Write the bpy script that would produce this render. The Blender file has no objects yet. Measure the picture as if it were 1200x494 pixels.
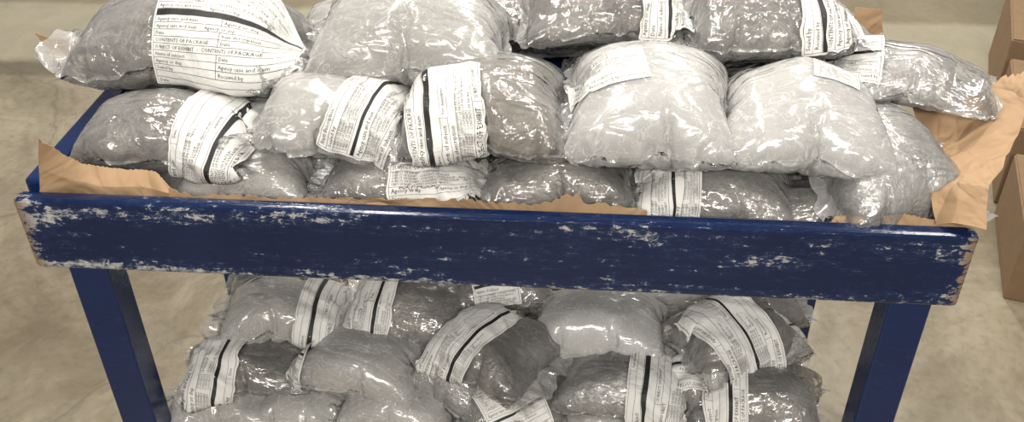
import bpy, bmesh, math, random
import numpy as np
from mathutils import Vector, Matrix
from mathutils.bvhtree import BVHTree
random.seed(7)
col=bpy.context.scene.collection
bpy.context.scene.view_settings.view_transform='Standard'
# ---------------------------------------------------------------- camera
yaw,pit,rol=-0.0804,0.6153,-0.0082
Fv=np.array([math.sin(yaw)*math.cos(pit),math.cos(yaw)*math.cos(pit),-math.sin(pit)])
R0=np.array([math.cos(yaw),-math.sin(yaw),0.]); U0=np.cross(R0,Fv)
Rv=R0*math.cos(rol)+U0*math.sin(rol); Uv=-R0*math.sin(rol)+U0*math.cos(rol)
CX=(0.1188,-0.995,1.6104)
cd=bpy.data.cameras.new("camera"); cam=bpy.data.objects.new("camera",cd); col.objects.link(cam)
cam.matrix_world=Matrix([[Rv[i],Uv[i],-Fv[i],CX[i]] for i in range(3)]+[[0,0,0,1]])
cd.sensor_width=36; cd.lens=33.66; cd.clip_start=.05
bpy.context.scene.camera=cam
# ---------------------------------------------------------------- node helpers
def new_mat(n):
    m=bpy.data.materials.new(n); m.use_nodes=True; nt=m.node_tree; nt.nodes.clear()
    out=nt.nodes.new("ShaderNodeOutputMaterial"); return m,nt,out
def N(nt,t,**k):
    n=nt.nodes.new(t)
    for a,b in k.items(): setattr(n,a,b)
    return n
def ramp(nt,src,stops,interp='LINEAR'):
    r=nt.nodes.new("ShaderNodeValToRGB"); r.color_ramp.interpolation=interp
    e=r.color_ramp.elements
    while len(e)<len(stops): e.new(.5)
    for i,(p,c) in enumerate(stops):
        e[i].position=p; e[i].color=(c,c,c,1) if isinstance(c,(int,float)) else (*c,1)
    nt.links.new(src,r.inputs[0]); return r.outputs[0]
def math_(nt,op,a,b=None,clamp=False):
    n=nt.nodes.new("ShaderNodeMath"); n.operation=op; n.use_clamp=clamp
    for i,s in enumerate((a,b)):
        if s is None: continue
        if isinstance(s,(int,float)): n.inputs[i].default_value=s
        else: nt.links.new(s,n.inputs[i])
    return n.outputs[0]
def mixc(nt,f,a,b):
    n=nt.nodes.new("ShaderNodeMix"); n.data_type='RGBA'
    for idx,s in ((0,f),(6,a),(7,b)):
        if isinstance(s,(int,float)): n.inputs[idx].default_value=s
        elif isinstance(s,tuple): n.inputs[idx].default_value=(*s,1)
        else: nt.links.new(s,n.inputs[idx])
    return n.outputs[2]
def coords(nt,scale=(1,1,1),rnd=True):
    tc=N(nt,"ShaderNodeTexCoord"); mp=N(nt,"ShaderNodeMapping"); mp.inputs['Scale'].default_value=scale
    nt.links.new(tc.outputs['Object'],mp.inputs[0])
    if rnd:
        oi=N(nt,"ShaderNodeObjectInfo"); w=math_(nt,'MULTIPLY',oi.outputs['Random'],23.)
        cb=N(nt,"ShaderNodeCombineXYZ")
        for i in range(3): nt.links.new(w,cb.inputs[i])
        nt.links.new(cb.outputs[0],mp.inputs['Location'])
    return tc,mp.outputs[0]
def noise(nt,vec,scale,detail=4,rough=.6,dist=0,typ='FBM'):
    n=N(nt,"ShaderNodeTexNoise"); n.noise_type=typ
    n.inputs['Scale'].default_value=scale; n.inputs['Detail'].default_value=detail
    n.inputs['Roughness'].default_value=rough; n.inputs['Distortion'].default_value=dist
    nt.links.new(vec,n.inputs['Vector']); return n.outputs[0]
# ---------------------------------------------------------------- materials
def mat_film(name,haze,tint,bump=.5,rough=.1,fine=1.,gloss=1.2,blotch=1.):
    m,nt,out=new_mat(name); L=nt.links
    tc,v=coords(nt); _,vst=coords(nt,(1.,2.4,1.4))
    n1=noise(nt,vst,6,2,.5,1.0); n2=noise(nt,vst,18,2,.5,1.4); n3=noise(nt,v,60,3,.55,1.4)
    def ridge(n,s): 
        a=math_(nt,'SUBTRACT',n,.5); a=math_(nt,'ABSOLUTE',a); return math_(nt,'MULTIPLY',a,s)
    h=math_(nt,'ADD',ridge(n1,2.0),ridge(n2,.6*fine)); h=math_(nt,'ADD',h,ridge(n3,.11*fine))
    b=N(nt,"ShaderNodeBump"); b.inputs['Strength'].default_value=bump; b.inputs['Distance'].default_value=.025
    L.new(h,b.inputs['Height'])
    tr=N(nt,"ShaderNodeBsdfTransparent"); tr.inputs[0].default_value=(.97,.97,.97,1)
    df=N(nt,"ShaderNodeBsdfDiffuse"); df.inputs[0].default_value=(*tint,1); L.new(b.outputs[0],df.inputs['Normal'])
    tl=N(nt,"ShaderNodeBsdfTranslucent"); tl.inputs[0].default_value=(*tint,1)
    ms=N(nt,"ShaderNodeMixShader"); ms.inputs[0].default_value=.35; L.new(df.outputs[0],ms.inputs[1]); L.new(tl.outputs[0],ms.inputs[2])
    patch=ramp(nt,noise(nt,v,7,4,.65,.8),[(.36,1-.5*blotch),(.64,1+.5*blotch)])
    crease=ramp(nt,ridge(n2,6),[(0,.6),(.13,0.)]); crease2=ramp(nt,ridge(n3,6),[(0,.3),(.2,0.)])
    hz=math_(nt,'ADD',math_(nt,'MULTIPLY',patch,haze),math_(nt,'MULTIPLY',math_(nt,'ADD',crease,crease2),haze*1.1),clamp=True)
    lw=N(nt,"ShaderNodeLayerWeight"); lw.inputs[0].default_value=.3
    hz=math_(nt,'ADD',hz,math_(nt,'MULTIPLY',lw.outputs['Facing'],.3),clamp=True)
    m1=N(nt,"ShaderNodeMixShader"); L.new(hz,m1.inputs[0]); L.new(tr.outputs[0],m1.inputs[1]); L.new(ms.outputs[0],m1.inputs[2])
    gl=N(nt,"ShaderNodeBsdfGlossy"); gl.inputs['Roughness'].default_value=rough; gl.inputs[0].default_value=(1,1,1,1); L.new(b.outputs[0],gl.inputs['Normal'])
    fr=N(nt,"ShaderNodeFresnel"); fr.inputs[0].default_value=1.5; L.new(b.outputs[0],fr.inputs['Normal'])
    ff=math_(nt,'MULTIPLY',fr.outputs[0],gloss); ff=math_(nt,'ADD',ff,.02,clamp=True)
    m2=N(nt,"ShaderNodeMixShader"); L.new(ff,m2.inputs[0]); L.new(m1.outputs[0],m2.inputs[1]); L.new(gl.outputs[0],m2.inputs[2])
    L.new(m2.outputs[0],out.inputs[0]); return m
def mat_cont(name,c1,c2,c3,metal=.35,rough=.33,scale=1.,bs=.5,dark=.35):
    m,nt,out=new_mat(name); L=nt.links
    tc,v=coords(nt)
    n1=noise(nt,v,10*scale,6,.65,.8); n2=noise(nt,v,38*scale,4,.55,1.2); n4=noise(nt,v,5,2,.5,.3)
    cc=ramp(nt,n1,[(.32,c1),(.5,c2),(.7,c3)])
    cc=mixc(nt,math_(nt,'MULTIPLY',ramp(nt,n2,[(.48,0.),(.62,1.)]),dark),cc,tuple(x*.5 for x in c1))
    cc=mixc(nt,math_(nt,'MULTIPLY',ramp(nt,n4,[(.45,0.),(.65,1.)]),.3),cc,c3)
    a=math_(nt,'ABSOLUTE',math_(nt,'SUBTRACT',n2,.5)); a2=math_(nt,'ABSOLUTE',math_(nt,'SUBTRACT',n1,.5))
    h=math_(nt,'ADD',math_(nt,'MULTIPLY',a,.4),a2)
    b=N(nt,"ShaderNodeBump"); b.inputs['Strength'].default_value=bs; b.inputs['Distance'].default_value=.03; L.new(h,b.inputs['Height'])
    p=N(nt,"ShaderNodeBsdfPrincipled"); L.new(cc,p.inputs['Base Color']); p.inputs['Metallic'].default_value=metal; p.inputs['Roughness'].default_value=rough
    L.new(b.outputs[0],p.inputs['Normal']); L.new(p.outputs[0],out.inputs[0]); return m
def mat_simple(name,c,rough=.6,var=.0,scale=20,bump=0.,spec=.5):
    m,nt,out=new_mat(name); L=nt.links; tc,v=coords(nt)
    n=noise(nt,v,scale,5,.6)
    cc=mixc(nt,n,tuple(x*(1-var) for x in c),tuple(min(1,x*(1+var)) for x in c))
    p=N(nt,"ShaderNodeBsdfPrincipled"); L.new(cc,p.inputs['Base Color']); p.inputs['Roughness'].default_value=rough
    p.inputs['Specular IOR Level'].default_value=spec
    if bump:
        n=noise(nt,v,scale*.7,3,.55,.8); a=math_(nt,'ABSOLUTE',math_(nt,'SUBTRACT',n,.5))
        b=N(nt,"ShaderNodeBump"); b.inputs['Strength'].default_value=bump; b.inputs['Distance'].default_value=.03; L.new(a,b.inputs['Height']); L.new(b.outputs[0],p.inputs['Normal'])
    L.new(p.outputs[0],out.inputs[0]); return m
def mat_paint(name,hz,ends=None,wear=1.,bias=0.,k=1.):
    m,nt,out=new_mat(name); L=nt.links
    tc,v=coords(nt,(1,1,1),False)
    _,vs=coords(nt,(.8,4,5),False); _,vd=coords(nt,(.9,1.3,1.3),False)
    sep=N(nt,"ShaderNodeSeparateXYZ"); L.new(tc.outputs['Object'],sep.inputs[0])
    zn=math_(nt,'DIVIDE',sep.outputs[2],hz)
    zz=math_(nt,'MULTIPLY',math_(nt,'ADD',zn,1.),.5)
    edge=ramp(nt,zz,[(0.,1.15),(.09,.95),(.24,.25),(.6,.14),(.74,.5),(.86,.7),(.94,.5),(1.,.4)])
    streak=noise(nt,vs,32,10,.8,.7); chip=noise(nt,vd,85,7,.75,.4); big=noise(nt,vs,5,3,.6)
    val=math_(nt,'ADD',math_(nt,'MULTIPLY',streak,.5),math_(nt,'MULTIPLY',chip,.5))
    val=math_(nt,'ADD',val,math_(nt,'MULTIPLY',edge,.125*wear)); val=math_(nt,'ADD',val,math_(nt,'MULTIPLY',math_(nt,'SUBTRACT',big,.5),.42))
    val=math_(nt,'ADD',val,bias)
    ax=math_(nt,'ABSOLUTE',sep.outputs[0])
    if ends:
        en=ramp(nt,math_(nt,'ADD',math_(nt,'DIVIDE',ax,ends),math_(nt,'MULTIPLY',math_(nt,'SUBTRACT',chip,.5),.09)),[(.966,0.),(.994,1.)])
        val=math_(nt,'ADD',val,math_(nt,'MULTIPLY',en,.12))
        near=ramp(nt,math_(nt,'DIVIDE',ax,ends),[(.80,0.),(.97,1.)])
        val=math_(nt,'ADD',val,math_(nt,'MULTIPLY',near,.035))
    msk=ramp(nt,val,[(.64,0.),(.668,1.)])
    scuff=ramp(nt,val,[(.55,0.),(.66,.5)])
    navy=mixc(nt,noise(nt,v,6,4,.6),(.0022*k,.0085*k,.038*k),(.0045*k,.0165*k,.072*k))
    cc=mixc(nt,scuff,navy,(.03,.055,.14))
    chipc=mixc(nt,ramp(nt,chip,[(.4,0.),(.6,1.)]),(.10,.125,.18),(.46,.455,.44))
    if ends: chipc=mixc(nt,en,chipc,mixc(nt,chip,(.10,.06,.03),(.36,.25,.15)))
    cc=mixc(nt,msk,cc,chipc)
    p=N(nt,"ShaderNodeBsdfPrincipled"); L.new(cc,p.inputs['Base Color']); p.inputs['Specular IOR Level'].default_value=.5
    L.new(math_(nt,'ADD',.13,math_(nt,'MULTIPLY',msk,.45)),p.inputs['Roughness'])
    b=N(nt,"ShaderNodeBump"); b.inputs['Strength'].default_value=.22; b.inputs['Distance'].default_value=.003; L.new(math_(nt,'SUBTRACT',noise(nt,vs,30,4,.6),msk),b.inputs['Height']); L.new(b.outputs[0],p.inputs['Normal'])
    L.new(p.outputs[0],out.inputs[0]); return m
FILM=mat_film("clear_plastic_film",.18,(.83,.82,.81),.42,.11,.7,1.2,.8)
FROST=mat_film("milky_plastic_film",.47,(.83,.825,.81),.32,.17,.45,1.05,.45)
SILV=mat_film("silvery_plastic_film",.48,(.90,.895,.885),.28,.15,.35,1.15,.35)
SLACK=mat_film("slack_plastic_flap",.30,(.82,.82,.81),.38,.1,.7,1.4,.6)
CG=mat_cont("wrapped_grey_contents",(.095,.087,.076),(.20,.188,.168),(.39,.37,.338),.35,.33,1.,.45,.3)
CT=mat_cont("wrapped_tan_contents",(.17,.146,.118),(.255,.225,.185),(.37,.333,.28),.1,.38,1.,.4,.28)
CP=mat_cont("wrapped_pale_contents",(.26,.243,.215),(.33,.313,.28),(.44,.418,.385),.1,.45,.8,.3,.12)
CS=mat_cont("wrapped_silver_contents",(.42,.415,.405),(.52,.515,.505),(.64,.635,.625),.2,.45,.8,.18,.1)
CF=mat_cont("wrapped_foil_contents",(.24,.235,.225),(.44,.435,.425),(.72,.715,.70),.5,.3,1.2,.5,.32)
PAPER=mat_simple("label_paper",(.75,.745,.725),.6,.04,30,.25)
INK=mat_simple("printing_ink",(.014,.014,.014),.6)
PEN=mat_simple("pen_ink",(.07,.07,.10),.6)
KRAFT=mat_simple("kraft_paper",(.385,.25,.14),.75,.25,12,1.)
CARD=mat_simple("corrugated_cardboard",(.215,.138,.075),.8,.15,25,.1)
TAPE=mat_simple("packing_tape",(.22,.15,.08),.25,.05)
def mat_floor():
    m,nt,out=new_mat("worn_concrete"); L=nt.links
    tc,v=coords(nt,(1,1,1),False)
    n1=noise(nt,v,1.4,6,.65,.5); n2=noise(nt,v,6,8,.7,.8); n3=noise(nt,v,45,5,.65); n5=noise(nt,v,2.6,5,.7,1.2)
    c=ramp(nt,n1,[(.32,(.15,.122,.081)),(.5,(.222,.188,.131)),(.68,(.305,.268,.198))])
    c=mixc(nt,math_(nt,'MULTIPLY',ramp(nt,n2,[(.42,0.),(.66,1.)]),.45),c,(.36,.322,.245))
    c=mixc(nt,math_(nt,'MULTIPLY',ramp(nt,n5,[(.50,0.),(.62,1.)]),.38),c,(.122,.099,.067))
    c=mixc(nt,math_(nt,'MULTIPLY',ramp(nt,n3,[(.5,0.),(.7,1.)]),.32),c,(.108,.088,.061))
    vo=N(nt,"ShaderNodeTexVoronoi"); vo.feature='DISTANCE_TO_EDGE'; vo.inputs['Scale'].default_value=.8
    mp=N(nt,"ShaderNodeVectorMath"); mp.operation='ADD'; nz=N(nt,"ShaderNodeTexNoise"); nz.inputs['Scale'].default_value=3; nz.inputs['Detail'].default_value=6
    L.new(v,nz.inputs['Vector']); sc_=N(nt,"ShaderNodeVectorMath"); sc_.operation='SCALE'; sc_.inputs[3].default_value=.35; L.new(nz.outputs['Color'],sc_.inputs[0]); L.new(v,mp.inputs[0]); L.new(sc_.outputs[0],mp.inputs[1]); L.new(mp.outputs[0],vo.inputs['Vector'])
    c=mixc(nt,math_(nt,'MULTIPLY',ramp(nt,vo.outputs[0],[(0,1.),(.006,0.)]),.45),c,(.11,.09,.07))
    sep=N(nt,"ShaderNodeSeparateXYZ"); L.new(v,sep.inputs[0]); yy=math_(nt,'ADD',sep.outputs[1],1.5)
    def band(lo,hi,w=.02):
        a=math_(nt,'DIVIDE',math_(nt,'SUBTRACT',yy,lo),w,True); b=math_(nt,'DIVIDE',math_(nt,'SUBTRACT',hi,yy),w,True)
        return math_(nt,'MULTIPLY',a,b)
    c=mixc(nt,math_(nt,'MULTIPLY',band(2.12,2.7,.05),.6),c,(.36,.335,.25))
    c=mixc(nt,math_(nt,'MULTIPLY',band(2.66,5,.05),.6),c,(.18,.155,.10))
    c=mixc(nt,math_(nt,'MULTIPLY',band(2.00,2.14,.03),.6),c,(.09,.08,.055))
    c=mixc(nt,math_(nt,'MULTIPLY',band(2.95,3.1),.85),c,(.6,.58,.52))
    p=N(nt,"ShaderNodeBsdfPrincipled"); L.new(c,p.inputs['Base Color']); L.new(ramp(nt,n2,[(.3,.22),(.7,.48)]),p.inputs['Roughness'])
    b=N(nt,"ShaderNodeBump"); b.inputs['Strength'].default_value=.15; b.inputs['Distance'].default_value=.01; L.new(n2,b.inputs['Height']); L.new(b.outputs[0],p.inputs['Normal'])
    L.new(p.outputs[0],out.inputs[0]); return m
# ---------------------------------------------------------------- object helpers
def obj_from(name,verts,faces,mat,parent=None,smooth=True,loc=None):
    me=bpy.data.meshes.new(name); me.from_pydata([tuple(map(float,v)) for v in verts],[],faces)
    me.materials.append(mat)
    if smooth: me.polygons.foreach_set("use_smooth",[True]*len(me.polygons))
    me.update(); o=bpy.data.objects.new(name,me); col.objects.link(o)
    if parent: o.parent=parent
    if loc is not None: o.location=loc
    return o
def box(name,c,s,mat,parent=None,bev=.004,seg=3):
    bm=bmesh.new(); bmesh.ops.create_cube(bm,size=1)
    for v in bm.verts: v.co=Vector((v.co.x*s[0],v.co.y*s[1],v.co.z*s[2]))
    if bev: bmesh.ops.bevel(bm,geom=bm.edges[:],offset=bev,segments=seg,affect='EDGES',profile=.6)
    me=bpy.data.meshes.new(name); bm.to_mesh(me); bm.free(); me.materials.append(mat)
    o=bpy.data.objects.new(name,me); col.objects.link(o); o.location=c
    if parent: o.parent=parent
    return o
def empty(name,loc=(0,0,0)):
    e=bpy.data.objects.new(name,None); e.empty_display_size=.05; col.objects.link(e); e.location=loc; return e
# ---------------------------------------------------------------- cloth prototypes
def pillow_mesh(nx,ny,lx,ly,flapL,flapR,fs_,seed):
    r=np.random.default_rng(seed); verts=[];idx={}
    dx=lx/nx; dy=ly/ny
    ph=r.uniform(0,6,6)
    def zz(i,j): 
        u=i/nx;v=j/ny
        return .05*math.sin(math.pi*u)*math.sin(math.pi*v)
    def xy(i,j):
        u=max(-1,min(1,2*i/nx-1)); v=max(-1.,min(1.,2*j/ny-1))
        fl_=max(0,-i,i-nx)
        return (i*dx-lx/2)*(1-.09*abs(v)**3.5)+(.05*math.sin(j*.4+ph[3])+.03*math.sin(j*1.1+ph[4]))*min(1,fl_/5),(j*dy-ly/2)*(1-.15*abs(u)**3.5)
    for i in range(-flapL,nx+flapR+1):
        for j in range(-fs_,ny+fs_+1):
            inside=0<=i<=nx and 0<=j<=ny
            far=min(1.5,max(0,-i,i-nx)/6.)
            t=zz(i,j) if inside else (.03+.02*far)*math.sin(i*.35+ph[0])*math.sin(j*.30+ph[1])+(.012+.01*far)*math.sin(j*.55+i*.2+ph[2])
            x,y=xy(i,j)
            idx[('t',i,j)]=len(verts); verts.append((x+r.normal(0,.002),y+r.normal(0,.002),t+r.normal(0,.003)))
    for i in range(nx+1):
        for j in range(ny+1):
            if i in(0,nx) or j in(0,ny): idx[('b',i,j)]=idx[('t',i,j)]
            else:
                x,y=xy(i,j)
                idx[('b',i,j)]=len(verts); verts.append((x,y,-zz(i,j)+r.normal(0,.003)))
    faces=[]; fm=[]
    for i in range(-flapL,nx+flapR):
        for j in range(-fs_,ny+fs_):
            faces.append([idx[('t',a,b)] for a,b in((i,j),(i+1,j),(i+1,j+1),(i,j+1))]); fm.append(0 if (0<=i<nx and 0<=j<ny) else 1)
    for i in range(nx):
        for j in range(ny):
            faces.append([idx[('b',a,b)] for a,b in((i,j),(i,j+1),(i+1,j+1),(i+1,j))]); fm.append(0)
    press=[idx[k] for k in idx if 0<=k[1]<=nx and 0<=k[2]<=ny]
    return verts,faces,sorted(set(press)),fm
specs=[(56,36,3.0,1.9,4,6,1,1,4.),(50,42,2.6,2.1,3,4,1,2,4.),(52,34,3.0,1.9,9,5,1,3,2.5),(48,44,2.4,2.2,3,3,1,14,4.),(54,38,2.9,2.1,5,8,1,5,2.5),(48,38,2.6,2.0,14,4,2,8,3.)]
sims=[]
for k,(nx,ny,lx,ly,fl,fr,fsd,sd,pr) in enumerate(specs):
    vs,fs,pg,fm=pillow_mesh(nx,ny,lx,ly,fl,fr,fsd,sd)
    me=bpy.data.meshes.new("sim"); me.from_pydata(vs,[],fs); o=bpy.data.objects.new("sim",me); col.objects.link(o); o.location=(0,k*6,20)
    g=o.vertex_groups.new(name="p"); g.add(pg,1.,'ADD')
    m=o.modifiers.new("c",'CLOTH'); s=m.settings
    s.quality=6; s.mass=.2; s.tension_stiffness=25; s.compression_stiffness=25; s.shear_stiffness=10; s.bending_stiffness=.12 if k!=5 else .4
    s.air_damping=2; s.use_pressure=True; s.uniform_pressure_force=pr; s.vertex_group_pressure="p"
    s.effector_weights.gravity=0
    sims.append((o,fs,fm))
sc=bpy.context.scene
for f in range(1,38): sc.frame_set(f)
PROTO=[]
dg=bpy.context.evaluated_depsgraph_get()
for o,fs,fm in sims:
    ev=o.evaluated_get(dg); me=ev.to_mesh(); a=np.array([v.co[:] for v in me.vertices]); ev.to_mesh_clear()
    mn,mx=a.min(0),a.max(0)
    mid=(mn+mx)/2; a=(a-mid)/((mx-mn)/2); PROTO.append((a,fs,fm))
for o,_,_ in sims: bpy.data.objects.remove(o,do_unlink=True)
sc.frame_set(1)
# ---------------------------------------------------------------- text glyph cache
_tc={}
def glyphs(s):
    if s in _tc: return _tc[s]
    cu=bpy.data.curves.new("t",'FONT'); cu.body=s; cu.size=1; cu.resolution_u=1
    o=bpy.data.objects.new("t",cu); col.objects.link(o)
    d=bpy.context.evaluated_depsgraph_get(); me=o.evaluated_get(d).to_mesh()
    v=np.array([x.co[:2] for x in me.vertices]) if len(me.vertices) else np.zeros((0,2)); f=[list(p.vertices) for p in me.polygons]
    o.evaluated_get(d).to_mesh_clear(); bpy.data.objects.remove(o,do_unlink=True)
    _tc[s]=(v,f); return _tc[s]
class Ink:
    def __init__(s): s.v=[]; s.f=[]
    def rect(s,x0,y0,x1,y1):
        n=max(1,int(abs(x1-x0)/.005)); m=max(1,int(abs(y1-y0)/.005)); b=len(s.v)
        for i in range(n+1):
            for j in range(m+1): s.v.append((x0+(x1-x0)*i/n,y0+(y1-y0)*j/m))
        for i in range(n):
            for j in range(m): q=b+i*(m+1)+j; s.f.append([q,q+m+1,q+m+2,q+1])
    def text(s,t,x,y,h,wmax=None):
        v,f=glyphs(t)
        if not len(v): return
        k=h; w=(v[:,0].max())*k; kx=k
        if wmax and w>wmax: kx=k*wmax/w
        b=len(s.v); s.v+= [(x+a*kx,y+c*k) for a,c in v]; s.f+=[[b+i for i in q] for q in f]
    def stroke(s,pts,w):
        b=len(s.v)
        for i,p in enumerate(pts):
            q=pts[min(i+1,len(pts)-1)]; o=pts[max(i-1,0)]; d=np.array(q)-np.array(o); d=d/(np.linalg.norm(d)+1e-9); n=np.array((-d[1],d[0]))*w
            s.v.append(tuple(np.array(p)+n)); s.v.append(tuple(np.array(p)-n))
        for i in range(len(pts)-1): s.f.append([b+2*i,b+2*i+1,b+2*i+3,b+2*i+2])
ROWS=["SUBJECT OF EXHIBIT","CONTENTS OF PACKAGE","Agency case and item","Agency or dep","Date","Name of subject","Item description","Sealed by","Received by"]
def label_art(w,l,kind,seed):
    """x across 0..w , y along 0..l"""
    r=random.Random(seed); pen=Ink(); m=.003
    t=.0004; side=(kind=='side')
    A,B=(l,w) if side else (w,l)
    K=Ink()
    W_,L_=A-2*m,B-2*m
    K.rect(m,m,m+t,B-m); K.rect(A-m-t,m,A-m,B-m); K.rect(m,m,A-m,m+t); K.rect(m,B-m-t,A-m,B-m)
    n=max(3,int(L_/.0095)); h=L_/n
    if kind=='big':
        t=.0006
        lines=[("Date","Item description"),("CONTENTS OF PACKAGE",None),("SUBJECT OF EXHIBIT - CONTENTS OF PACKAGE",None),("Item description","Date"),("",None),("Sealed by","Received by"),("Date","Agency case and item"),("Name of subject, last, first, or item identifier",None),("Agency case and item","Agency or dep"),("Date",None),("SUBJECT OF EXHIBIT  -  CONTENTS OF PACKAGE",None),("Agency case and item  -  Agency or dep",None),None,("Agency case and item","Agency or dep"),("Agency case and item  -  Agency or dep",None),("Date","Item description"),("CONTENTS OF PACKAGE","Date"),("SUBJECT OF EXHIBIT  -  CONTENTS OF PACKAGE",None),("Name of subject","Date"),("Agency or dep","Agency case and item"),("Sealed by","Received by"),("",None),("Date",None)]
        n=len(lines); h=L_/n
        for i,ln in enumerate(lines):
            y=B-m-(i+1)*h
            if ln is None: K.rect(m,y+h*.05,A-m,y+h*.95); continue
            K.rect(m,y,A-m,y+t); K.text(ln[0],m+.003,y+h*.28,h*.68,W_*(.8 if ln[1] is None else .46))
            if ln[1]: K.rect(m+W_*.52,y,m+W_*.52+t,y+h); K.text(ln[1],m+W_*.54,y+h*.28,h*.68,W_*.42)
        return K,pen
    bandrow = {'side':(int(n*.5),int(n*.3),int(n*.65))[seed%3],'form':n//2,'pen':n-1,'plain':-1}[kind]
    i=0
    while i<n:
        y=B-m-(i+1)*h
        if i==bandrow:
            K.rect(m,y+h*.15,A-m,y+h*(.6,.9,.75)[seed%3])
        elif i%4==2 and i+1<n and i+1!=bandrow:
            for q in range(5): K.text("SUBJECT OF EXHIBIT - CONTENTS OF PACKAGE - Agency case and item"[:(38,60,45,52,30)[(q+seed)%5]],m+.003,y+h*(.72-.38*q),h*.42,W_*(.9,.82,.6)[(q+seed)%3])
            i+=1; y-=h; K.rect(m,y,A-m,y+t)
        else:
            K.rect(m,y,A-m,y+t)
            K.text(ROWS[(i+seed)%len(ROWS)],m+.003,y+h*.34,h*.72,W_*.5)
            c=(.52,.66,.4)[(i+seed)%3]
            if i%2==0: K.rect(m+W_*c,y,m+W_*c+t,y+h); K.text(ROWS[(i*3+seed+2)%len(ROWS)],m+W_*(c+.03),y+h*.4,h*.55,W_*(.94-c))
        i+=1
    if kind=='pen':
        for q in range(2):
            y0=B*r.uniform(.25,.6); x=m+.012; pts=[]; x1=A*r.uniform(.5,.8); ph=r.uniform(0,6)
            while x<x1:
                pts.append((x+.0015*math.sin(x*1300),y0+.0035*math.sin(x*700+ph)*(.5+.5*math.sin(x*160+ph))+r.uniform(-.001,.001))); x+=.0009
            if len(pts)>3: pen.stroke(pts,.0004)
    if side: K.v=[(w-y,x) for x,y in K.v]; pen.v=[(w-y,x) for x,y in pen.v]
    return K,pen
# ---------------------------------------------------------------- bag builder
BAGS=[]
def warp(P,seed,amp,crumple=.0035):
    r=np.random.default_rng(seed); Q=P.copy()
    for _ in range(8):
        kv=r.normal(0,1,3)*np.array([14,16,16])*r.uniform(.5,1.5); ph=r.uniform(0,6.3); d=r.normal(0,1,3)*np.array([.5,.6,1.]); 
        Q+= (np.sin(P@kv+ph)[:,None]*d)*amp/3
    for _ in range(10):
        kv=r.normal(0,1,3); kv*=r.uniform(30,110)/np.linalg.norm(kv); ph=r.uniform(0,6.3)
        x=(P@kv+ph+.9*np.sin(P@(r.normal(0,1,3)*22)))/math.pi; tri=np.abs((x%2)-1)-.5
        d=r.normal(0,1,3)*np.array([.5,.8,1.]); Q+=tri[:,None]*d*crumple/2
    return Q
UP="evidence bags on the upper tray"; LO="evidence bags on the lower shelf"
LBL={'clear':"crumpled clear plastic bag around a grey bundle",'frost':"slack milky plastic bag around a tan bundle",'silver':"plump shiny silvery plastic bag",'tan':"clear plastic bag around a brownish tan bundle",'foil':"clear plastic bag around a shiny silver bundle"}
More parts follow.
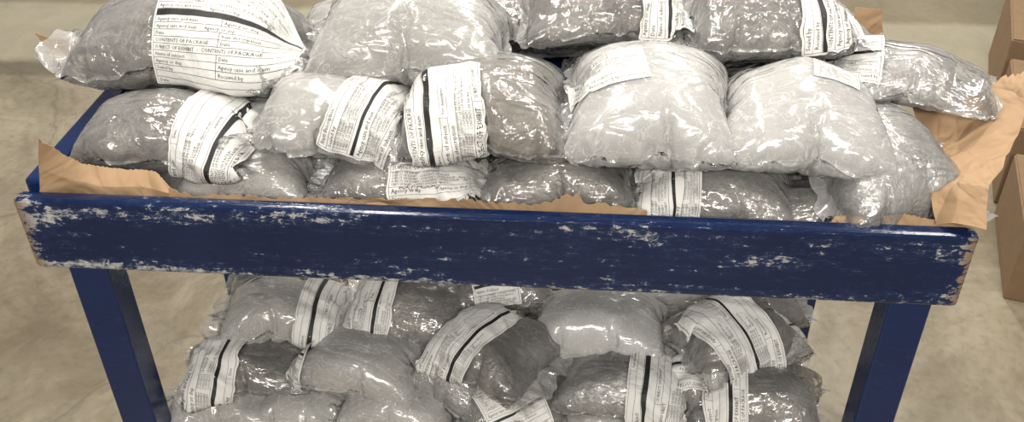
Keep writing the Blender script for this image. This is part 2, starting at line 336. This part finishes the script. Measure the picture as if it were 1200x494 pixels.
def bag(x,y,z,a,b,c,rz=0,roll=0,pitch=0,proto=0,style='clear',cont=(0,.84,.92),labels=(),group=UP,flip=False,flat=.75,extra=None,sag=.8,amp=None,cr_=None):
    seed=len(BAGS)*13+5
    if cr_ is None: cr_={'clear':.0028,'tan':.0026,'foil':.0026,'frost':.0018,'silver':.0015}[style]
    if amp is None: amp={'clear':.010,'tan':.009,'foil':.008,'frost':.008,'silver':.006}[style]
    a*=1.05
    root=empty("evidence_bag",(x,y,z)); root.rotation_euler=(math.radians(roll),math.radians(pitch),math.radians(rz))
    Pn,fs,fmk=PROTO[proto]; P=Pn*np.array([a,b,c])
    if flip: P=P*np.array([-1,-1,1])
    P=warp(P,seed,amp,cr_)
    P[:,2]=np.where(P[:,2]<0,P[:,2]*flat,P[:,2])
    P[:,2]-= sag*(P[:,0]**2+.8*P[:,1]**2)
    fm={'clear':FILM,'tan':FILM,'foil':FILM,'frost':FROST,'silver':SILV}[style]
    film=obj_from("plastic_film",P,fs,fm,root)
    film.data.materials.append(SLACK); film.data.polygons.foreach_set("material_index",fmk)
    bv=BVHTree.FromPolygons([Vector(p) for p in P],fs)
    bm=bmesh.new(); bmesh.ops.create_icosphere(bm,subdivisions=4,radius=1); cv=[]; cf=[[q.index for q in f.verts] for f in bm.faces]
    off=Vector((cont[0]*a,0,-sag*(cont[0]*a)**2)); A,B,C=cont[1]*a,cont[2]*b,.96*c
    rr=np.random.default_rng(seed+1); wk=[(rr.normal(0,1,3)*4,rr.uniform(0,6)) for _ in range(4)]
    for q in bm.verts:
        d=q.co.normalized(); p_=3.0
        r0=(abs(d.x/A)**p_+abs(d.y/B)**p_+abs(d.z/C)**p_)**(-1/p_)
        r0*=1+.05*sum(math.sin(np.dot(k,d)+ph) for k,ph in wk)/2
        h=bv.ray_cast(off,d)
        if h[0] is not None: r0=min(r0,h[3]*.955-.001)
        cv.append(off+d*max(r0,.004))
    bm.free()
    cm={'clear':CG,'tan':CT,'frost':CP,'silver':CS,'foil':CF}[style]
    obj_from("wrapped_contents",cv,cf,cm,root)
    for (s0,th0,phi,w,l,kind) in labels:
        s0=s0*a
        S=np.linspace(-a*.97,a*.97,44); NT=120
        TH=np.linspace(-math.pi,math.pi,NT); tab=np.zeros((len(S),NT,3)); 
        for i,s in enumerate(S):
            o=Vector((s,0,-sag*s*s))
            for j,t in enumerate(TH):
                tt=t+math.radians(th0); d=Vector((0,-math.sin(tt),math.cos(tt)))
                h=bv.ray_cast(o+d*.6,-d)
                tab[i,j]=h[0] if (h[0] is not None and (h[0]-o).dot(d)>0) else o+d*.003
        if kind=='big':
            for _ in range(8): tab[1:-1,1:-1]=(tab[1:-1,1:-1]*2+tab[:-2,1:-1]+tab[2:,1:-1]+tab[1:-1,:-2]+tab[1:-1,2:])/6
        seg=np.linalg.norm(np.diff(tab,axis=1),axis=2); arc=np.concatenate([np.zeros((len(S),1)),np.cumsum(seg,axis=1)],axis=1)
        mid=NT//2; arc=arc-arc[:,mid:mid+1]
        if kind=='big':
            ic=int(np.clip((s0-S[0])/(S[1]-S[0]),0,len(S)-1)); arc=np.repeat(arc[ic:ic+1],len(S),axis=0)
        gw=max(6,int(w/.003)); gl_=max(8,int(l/.003)); ph=math.radians(phi)
        G=np.zeros((gw+1,gl_+1,3))
        for i in range(gw+1):
            for j in range(gl_+1):
                p=(i/gw-.5)*w; q=(j/gl_-.5)*l
                s=s0+p*math.cos(ph)-q*math.sin(ph); t=-(p*math.sin(ph)+q*math.cos(ph))
                fi=np.clip((s-S[0])/(S[1]-S[0]),0,len(S)-1.001); i0=int(fi); fr=fi-i0
                A_=[np.interp(t,arc[i0],tab[i0,:,k]) for k in range(3)]; B_=[np.interp(t,arc[i0+1],tab[i0+1,:,k]) for k in range(3)]
                G[i,j]=np.array(A_)*(1-fr)+np.array(B_)*fr
                if abs(s)>a*.95: G[i,j,0]=s
        for _ in range(2): G[1:-1,1:-1]=(G[1:-1,1:-1]*2+G[:-2,1:-1]+G[2:,1:-1]+G[1:-1,:-2]+G[1:-1,2:])/6
        du=np.gradient(G,axis=0); dv=np.gradient(G,axis=1); Nn=np.cross(du,dv); Nn/= (np.linalg.norm(Nn,axis=2,keepdims=True)+1e-9)
        cen=np.stack([G[...,0],0*G[...,1],0*G[...,2]],-1)
        sg=np.sign(((G-cen)*Nn).sum(2).mean()); Nn*=sg
        rc=np.random.default_rng(seed+77); I,J=np.meshgrid(np.linspace(0,w,gw+1),np.linspace(0,l,gl_+1),indexing='ij'); cr=np.zeros_like(I)
        for _ in range(7):
            an=rc.uniform(0,math.pi); ff_=rc.uniform(22,90); cr+=1-np.abs(np.sin((I*math.cos(an)+J*math.sin(an))*ff_+rc.uniform(0,6)+.8*np.sin(I*60+J*45)))
        G=G+Nn*{'plain':(.0010+.0004*cr),'big':(.005+.0010*cr)}.get(kind,.0024+.0018*cr)[...,None]
        vs=G.reshape(-1,3); ff=[]
        for i in range(gw):
            for j in range(gl_):
                q=i*(gl_+1)+j; ff.append([q,q+gl_+1,q+gl_+2,q+1])
        lab=obj_from("paper_label",vs,ff,PAPER,root)
        art,pen=label_art(w,l,kind,seed%9)
        for ink,mt,nm,lift in ((art,INK,"label_print",.0007),(pen,PEN,"handwriting",.001)):
            if not ink.v: continue
            out=[]
            for (px,py) in ink.v:
                fi=min(max(px/w*gw,0),gw-1e-4); fj=min(max(py/l*gl_,0),gl_-1e-4); i=int(fi);j=int(fj);a1=fi-i;b1=fj-j
                pt=(G[i,j]*(1-a1)*(1-b1)+G[i+1,j]*a1*(1-b1)+G[i,j+1]*(1-a1)*b1+G[i+1,j+1]*a1*b1)+Nn[i,j]*lift
                out.append(pt)
            obj_from(nm,out,ink.f,mt,lab,smooth=False)
    root["label"]=extra or (LBL[style]+(" with printed label" if labels else ""))
    root["category"]="plastic bag"; root["group"]=group
    BAGS.append(root); return root
# ---------------------------------------------------------------- setting
fl=box("floor",(0,1.5,-.05),(9,8,.1),mat_floor(),None,0); fl["kind"]="structure"
# ---------------------------------------------------------------- cart
L_,Z0,H=1.255,.893,.117
PAINT=mat_paint("chipped_navy_paint",H/2,L_/2); PLEG=mat_paint("navy_leg_paint",.6,None,.3,-.04,1.5)
cart=empty("cart",(0,.29,0)); cart["label"]="navy blue painted wooden cart with chipped rim and two shelves"; cart["category"]="cart"
def cpart(o,lab=None):
    o.parent=cart; o.matrix_parent_inverse=Matrix.Translation((0,-.29,0))
    if lab: o["label"]=lab
    return o
cpart(box("rim_board",(-.003,.012,Z0-H/2),(L_,.024,H),PAINT,bev=.009,seg=4),"chipped navy front board")
cpart(box("rim_board",(0,.565,Z0-H/2-.02),(L_,.03,H),PLEG,bev=.006))
cpart(box("rim_board",(-(L_/2-.02),.29,Z0-H/2+.012),(.034,.52,H),PLEG,bev=.006))
cpart(box("rim_board",((L_/2-.03),.30,Z0-H/2-.02),(.03,.50,H),PLEG,bev=.006))
cpart(box("tray_floor",(0,.29,.80),(L_-.07,.51,.02),PLEG,bev=.002))
for sx in(-1,1):
    for yy in(.06,.535):
        cpart(box("leg",(sx*(L_/2-.019-.029),yy,.412),(.058,.05,.824),PLEG,bev=.004))
cpart(box("lower_shelf",(0,.28,.25),(1.06,.44,.02),PLEG,bev=.002))
cpart(box("lower_rim_board",(0,.05,.25),(L_-.15,.024,.1),PLEG,bev=.004))
# ---------------------------------------------------------------- kraft paper
def loft(name,rows,lab,nu=60,nv=14,amp=.006,seed=0,fr=(8,30)):
    r=np.random.default_rng(seed)
    def smp(row,t):
        row=np.array(row,float); d=np.concatenate([[0],np.cumsum(np.linalg.norm(np.diff(row,axis=0),axis=1))]); d/=d[-1]
        return np.array([np.interp(t,d,row[:,k]) for k in range(3)])
    G=np.zeros((nu+1,nv+1,3))
    for i in range(nu+1):
        cs=[smp(rw,i/nu) for rw in rows]
        for j in range(nv+1): G[i,j]=smp(cs,j/nv)
    ws=[(r.normal(0,1,3)*r.uniform(*fr),r.uniform(0,6.3),r.normal(0,1,3)) for _ in range(14)]
    F=G.reshape(-1,3); D=np.zeros_like(F)
    for kv,ph,d in ws: 
        x=(F@kv+ph+.7*math.pi*np.sin(F@(kv[::-1]*.3)))/math.pi; D+=(np.abs((x%2)-1)-.5)[:,None]*d*amp/2.2
    F=F+D
    for i in range(nu+1): F[i*(nv+1)+nv]+= (F[i*(nv+1)+nv]-F[i*(nv+1)+nv-1])*r.uniform(-.6,.9)
    fs=[]
    for i in range(nu):
        for j in range(nv): q=i*(nv+1)+j; fs.append([q,q+nv+1,q+nv+2,q+1])
    o=obj_from(name,F,fs,KRAFT,None,smooth=False); m=o.modifiers.new("t",'SOLIDIFY'); m.thickness=.0006
    o["label"]=lab; o["category"]="paper"; return o
loft("kraft_paper",[[(-.606,.026,.892),(-.518,.027,.884),(-.420,.028,.873)],[(-.592,.02,.937),(-.521,.03,.901),(-.424,.03,.886)],[(-.580,.02,.977),(-.559,.03,.953),(-.535,.05,.926),(-.486,.05,.909),(-.452,.05,.902),(-.432,.05,.883)]],"torn brown kraft paper curling over the cart rim",seed=1,amp=.009,nu=80,nv=30,fr=(8,50))
loft("kraft_paper",[[(-.427,.027,.868),(-.100,.027,.872),(.215,.027,.871)],[(-.425,.032,.896),(-.388,.030,.889),(-.318,.032,.892),(-.272,.032,.889),(-.191,.030,.892),(-.100,.032,.891),(-.009,.030,.897),(.059,.030,.893),(.086,.032,.897),(.112,.034,.911),(.136,.032,.896),(.181,.032,.897),(.212,.032,.892)]],"thin torn strip of brown kraft paper under the bags",seed=2,amp=.003,nu=120,nv=6)
loft("kraft_paper",[[(.572,.027,.891),(.592,0,.904),(.618,-.010,.910)],[(.574,.060,.910),(.601,.050,.938),(.631,.030,.940)],[(.607,.180,.902),(.645,.180,.917),(.690,.140,.948)],[(.606,.280,.925),(.678,.280,.930),(.762,.250,1.0)]],"large sheet of brown kraft paper flaring out over the cart edge",seed=3,amp=.012,nu=60,nv=80,fr=(6,38))
loft("kraft_paper",[[(.444,.027,.882),(.541,.027,.878),(.628,.027,.872)],[(.453,.032,.895),(.496,.032,.893),(.538,.032,.898),(.582,.032,.890),(.624,.032,.890)]],"brown kraft paper strip tucked along the rim",seed=4,amp=.003)
loft("kraft_paper",[[(-.797,.42,.938),(-.773,.42,.929),(-.731,.42,.926)],[(-.783,.42,.913),(-.775,.42,.901),(-.744,.42,.878)]],"small kraft paper corner behind the bags",seed=5,amp=.004,nu=14)
loft("kraft_paper",[[(.542,.45,.999),(.586,.45,.995)],[(.550,.45,.956),(.597,.45,.957)]],"small kraft paper corner behind the bags",seed=6,amp=.004,nu=14)
# ---------------------------------------------------------------- bags, buried layer of the upper heap
for i,(x,z) in enumerate(((-.56,.788),(-.36,.797),(-.094,.807),(.164,.818),(.414,.828),(.545,.833))): bag(x,.30,z+.015,.11,.10,.05,rz=random.uniform(-20,20),proto=i%5,style=('clear','silver')[i%2])
for i,(x,z) in enumerate(((-.55,.832),(-.363,.84),(-.082,.849),(.191,.858),(.428,.866),(.535,.87))): bag(x,.44,z,.11,.10,.05,rz=random.uniform(-20,20),proto=(i+2)%5)
for i,(x,z) in enumerate(((-.511,.936),(-.26,.93),(.016,.95),(.13,.941),(.283,.957),(.464,.95))): bag(x,.49,z,.12,.09,.055,rz=random.uniform(-12,12),proto=(i+1)%5,style=('clear','frost')[i%2])
# bottom row of the upper heap
bag(-.517,.12,.847,.10,.05,.035,rz=2,proto=1,style='frost')
bag(-.332,.12,.858,.13,.06,.045,rz=2,proto=5,style='frost',flip=True)
bag(-.115,.12,.875,.118,.07,.046,rz=-2,proto=0,labels=[(.38,50,4,.13,.12,'pen')],extra="clear plastic bag with handwritten white label, squashed under others")
bag(.097,.12,.874,.12,.065,.048,rz=0,proto=1)
bag(.319,.12,.867,.125,.065,.048,rz=-4,proto=4,labels=[(-.55,52,0,.085,.13,'side')])
bag(.461,.12,.853,.12,.06,.042,rz=0,proto=3,style='clear')
# middle row
bag(-.455,.14,.915,.135,.078,.056,rz=-3,proto=0,cont=(-.03,.84,.9),labels=[(.52,50,-8,.100,.23,'side')],extra="clear bag on dark grey bundle, label banded around one end")
bag(-.246,.17,.941,.142,.10,.06,rz=4,proto=5,style='frost',cont=(.2,.66,.9),labels=[(.54,40,-18,.092,.17,'side')])
bag(-.006,.17,.964,.125,.115,.066,rz=4,proto=1,cont=(.05,.86,.9),style='tan',labels=[(-.42,62,4,.10,.16,'side')])
bag(.529,.14,.907,.115,.12,.064,rz=18,roll=6,proto=4,style='foil',extra="large crumpled silvery bag slumping down to the rim")
bag(.217,.17,.966,.120,.118,.076,rz=-2,roll=6,proto=3,style='silver',cont=(0,.92,.96),amp=.002,sag=.3,cr_=.0006,labels=[(-.48,2,10,.10,.075,'plain')],extra="plump squarish silvery plastic bag with flat seam facing front")
bag(.419,.17,.956,.122,.115,.072,rz=-3,proto=1,style='silver',flip=True,cont=(0,.92,.96),amp=.005,cr_=.0022,labels=[(.3,-12,-6,.06,.05,'plain')])
# top row
bag(.590,.28,.973,.135,.078,.040,rz=-12,pitch=4,proto=2,style='foil',cont=(-.2,.62,.85),labels=[(-.58,30,0,.075,.10,'form')],extra="flat slack clear plastic bag drooping sideways off the pile",amp=.006)
bag(.151,.36,1.022,.135,.085,.055,rz=4,proto=0,labels=[(.6,40,0,.075,.13,'side')])
bag(.396,.34,1.032,.135,.09,.06,rz=3,proto=4,labels=[(.5,45,3,.095,.15,'side')])
bag(-.136,.30,1.009,.158,.12,.078,rz=1,proto=1,style='frost',flip=True,cont=(-.05,.88,.92),amp=.004,cr_=.0010,extra="big milky plastic bag slumped over tan bundle on top")
bag(-.478,.29,.989,.195,.12,.084,rz=-2,proto=2,cont=(.16,.78,.92),sag=.5,amp=.006,labels=[(.44,32,0,.185,.235,'big')],extra="big clear bag with a large printed evidence form on top")
# ---------------------------------------------------------------- lower heap
for i,(x,z) in enumerate(((-.435,.363),(-.162,.379),(.103,.395),(.361,.41),(.44,.416))): bag(x,.40,z+.03,.13,.09,.06,rz=random.uniform(-20,20),proto=i%5,group=LO,style=('clear','frost')[i%2])
for i,(x,z) in enumerate(((-.455,.335),(-.285,.345),(-.11,.357),(.078,.37),(.262,.38),(.385,.387))): bag(x,.25,z,.12,.10,.06,rz=random.uniform(-20,20),proto=(i+3)%5,group=LO,style=('clear','frost')[i%2])
bag(0,.32,.515,.085,.06,.04,rz=5,proto=3,labels=[(-.2,40,10,.08,.09,'form')],group=LO)
bag(-.394,.26,.482,.13,.09,.060,rz=8,proto=2,style='frost',cont=(.1,.8,.88),labels=[(.58,45,-6,.085,.2,'side')],group=LO)
bag(-.154,.26,.498,.125,.08,.054,rz=-8,proto=0,labels=[(-.5,45,0,.085,.2,'side')],group=LO)
bag(.452,.24,.464,.075,.07,.05,rz=-50,proto=1,labels=[(.2,45,0,.08,.18,'side')],group=LO)
bag(.176,.24,.502,.138,.085,.058,rz=-4,proto=4,style='silver',group=LO)
bag(-.432,.17,.442,.118,.076,.054,rz=12,proto=1,labels=[(-.42,45,-14,.08,.18,'side')],group=LO)
bag(-.226,.17,.456,.118,.076,.054,rz=-12,proto=3,style='frost',labels=[(-.8,45,0,.035,.14,'form')],group=LO)
bag(-.086,.16,.438,.09,.07,.05,rz=-20,proto=2,style='foil',group=LO)
bag(-.006,.17,.497,.118,.09,.053,rz=-28,proto=4,labels=[(-.3,45,-12,.085,.20,'side')],group=LO)
bag(.385,.21,.519,.105,.082,.060,rz=28,proto=3,labels=[(-.15,45,8,.11,.2,'side')],group=LO,extra="clear plastic bag with banded form label wrapped diagonally around it")
bag(.201,.15,.455,.122,.077,.055,rz=-10,proto=0,flip=True,style='foil',labels=[(.5,45,4,.09,.18,'side')],group=LO)
bag(.333,.16,.460,.07,.06,.045,rz=60,proto=1,labels=[(-.2,30,20,.06,.12,'side')],group=LO)
bag(-.470,.13,.376,.135,.07,.05,rz=3,proto=2,style='frost',group=LO)
bag(-.322,.125,.380,.095,.07,.052,rz=-14,proto=4,style='frost',group=LO)
bag(-.170,.12,.408,.12,.07,.05,rz=-6,proto=2,style='frost',group=LO)
bag(.026,.12,.415,.10,.065,.045,rz=12,proto=1,labels=[(0,40,20,.10,.12,'form')],group=LO)
bag(.170,.11,.396,.09,.055,.04,rz=0,proto=2,style='frost',group=LO)
bag(.426,.13,.466,.112,.078,.054,rz=-6,proto=3,labels=[(-.45,45,4,.065,.16,'side')],group=LO)
for i,(x,z) in enumerate(((-.505,.31),(-.35,.318),(-.167,.333),(-.018,.344),(.114,.35),(.257,.36),(.384,.37),(.46,.376))): bag(x,.11,z,.10,.07,.045,rz=random.uniform(-12,12),proto=(i+1)%5,group=LO,style=('clear','frost')[i%2])
# ---------------------------------------------------------------- cardboard boxes
def cbox(x,y,s,rz,lab):
    r=math.radians(rz); cx=s[0]/2*math.cos(r)-s[1]/2*math.sin(r); cy=s[0]/2*math.sin(r)+s[1]/2*math.cos(r)
    e=empty("cardboard_box",(x+cx,y+cy,0)); e.rotation_euler=(0,0,r)
    box("carton",(0,0,s[2]/2),s,CARD,e,.006)
    box("packing_tape_strip",(0,0,s[2]+.0046),(.05,s[1]*.98,.001),TAPE,e,0)
    for sx in(-1,1): box("top_flap",(sx*s[0]*.248,0,s[2]+.002),(s[0]*.488,s[1]*.99,.003),CARD,e,.001)
    e["label"]=lab; e["category"]="box"
cbox(1.222,.971,(.5,.40,.20),-15,"brown corrugated cardboard box standing on concrete")
cbox(1.34,1.41,(.6,.46,.25),-16,"brown cardboard box standing on concrete behind another")
cbox(1.49,1.93,(.6,.5,.28),-18,"tan cardboard box standing on bare concrete")
# ---------------------------------------------------------------- light
wd=bpy.data.worlds.new("world"); sc.world=wd; wd.use_nodes=True
wd.node_tree.nodes["Background"].inputs[0].default_value=(1,.95,.87,1); wd.node_tree.nodes["Background"].inputs[1].default_value=.28
def strip_light(x,y,z,sx,sy,e):
    l=bpy.data.lights.new("ceiling_tube_and_fill_light",'AREA'); l.shape='RECTANGLE'; l.size=sx; l.size_y=sy; l.energy=e; l.color=(1,.948,.868)
    o=bpy.data.objects.new("ceiling_tube_and_fill_light",l); col.objects.link(o); o.location=(x,y,z)
    return o
strip_light(-.6,.4,3.2,.16,2.4,50); strip_light(1.4,.6,3.2,.16,2.4,42); strip_light(-1.2,3.4,3.2,.2,2.4,98); strip_light(1.0,3.6,3.2,.2,2.4,98)
o=strip_light(.2,-2.6,2.7,2.4,.18,90); o.rotation_euler=(math.radians(45),0,0)  # added fill light behind the camera, tilted to brighten fronts and lower shelf
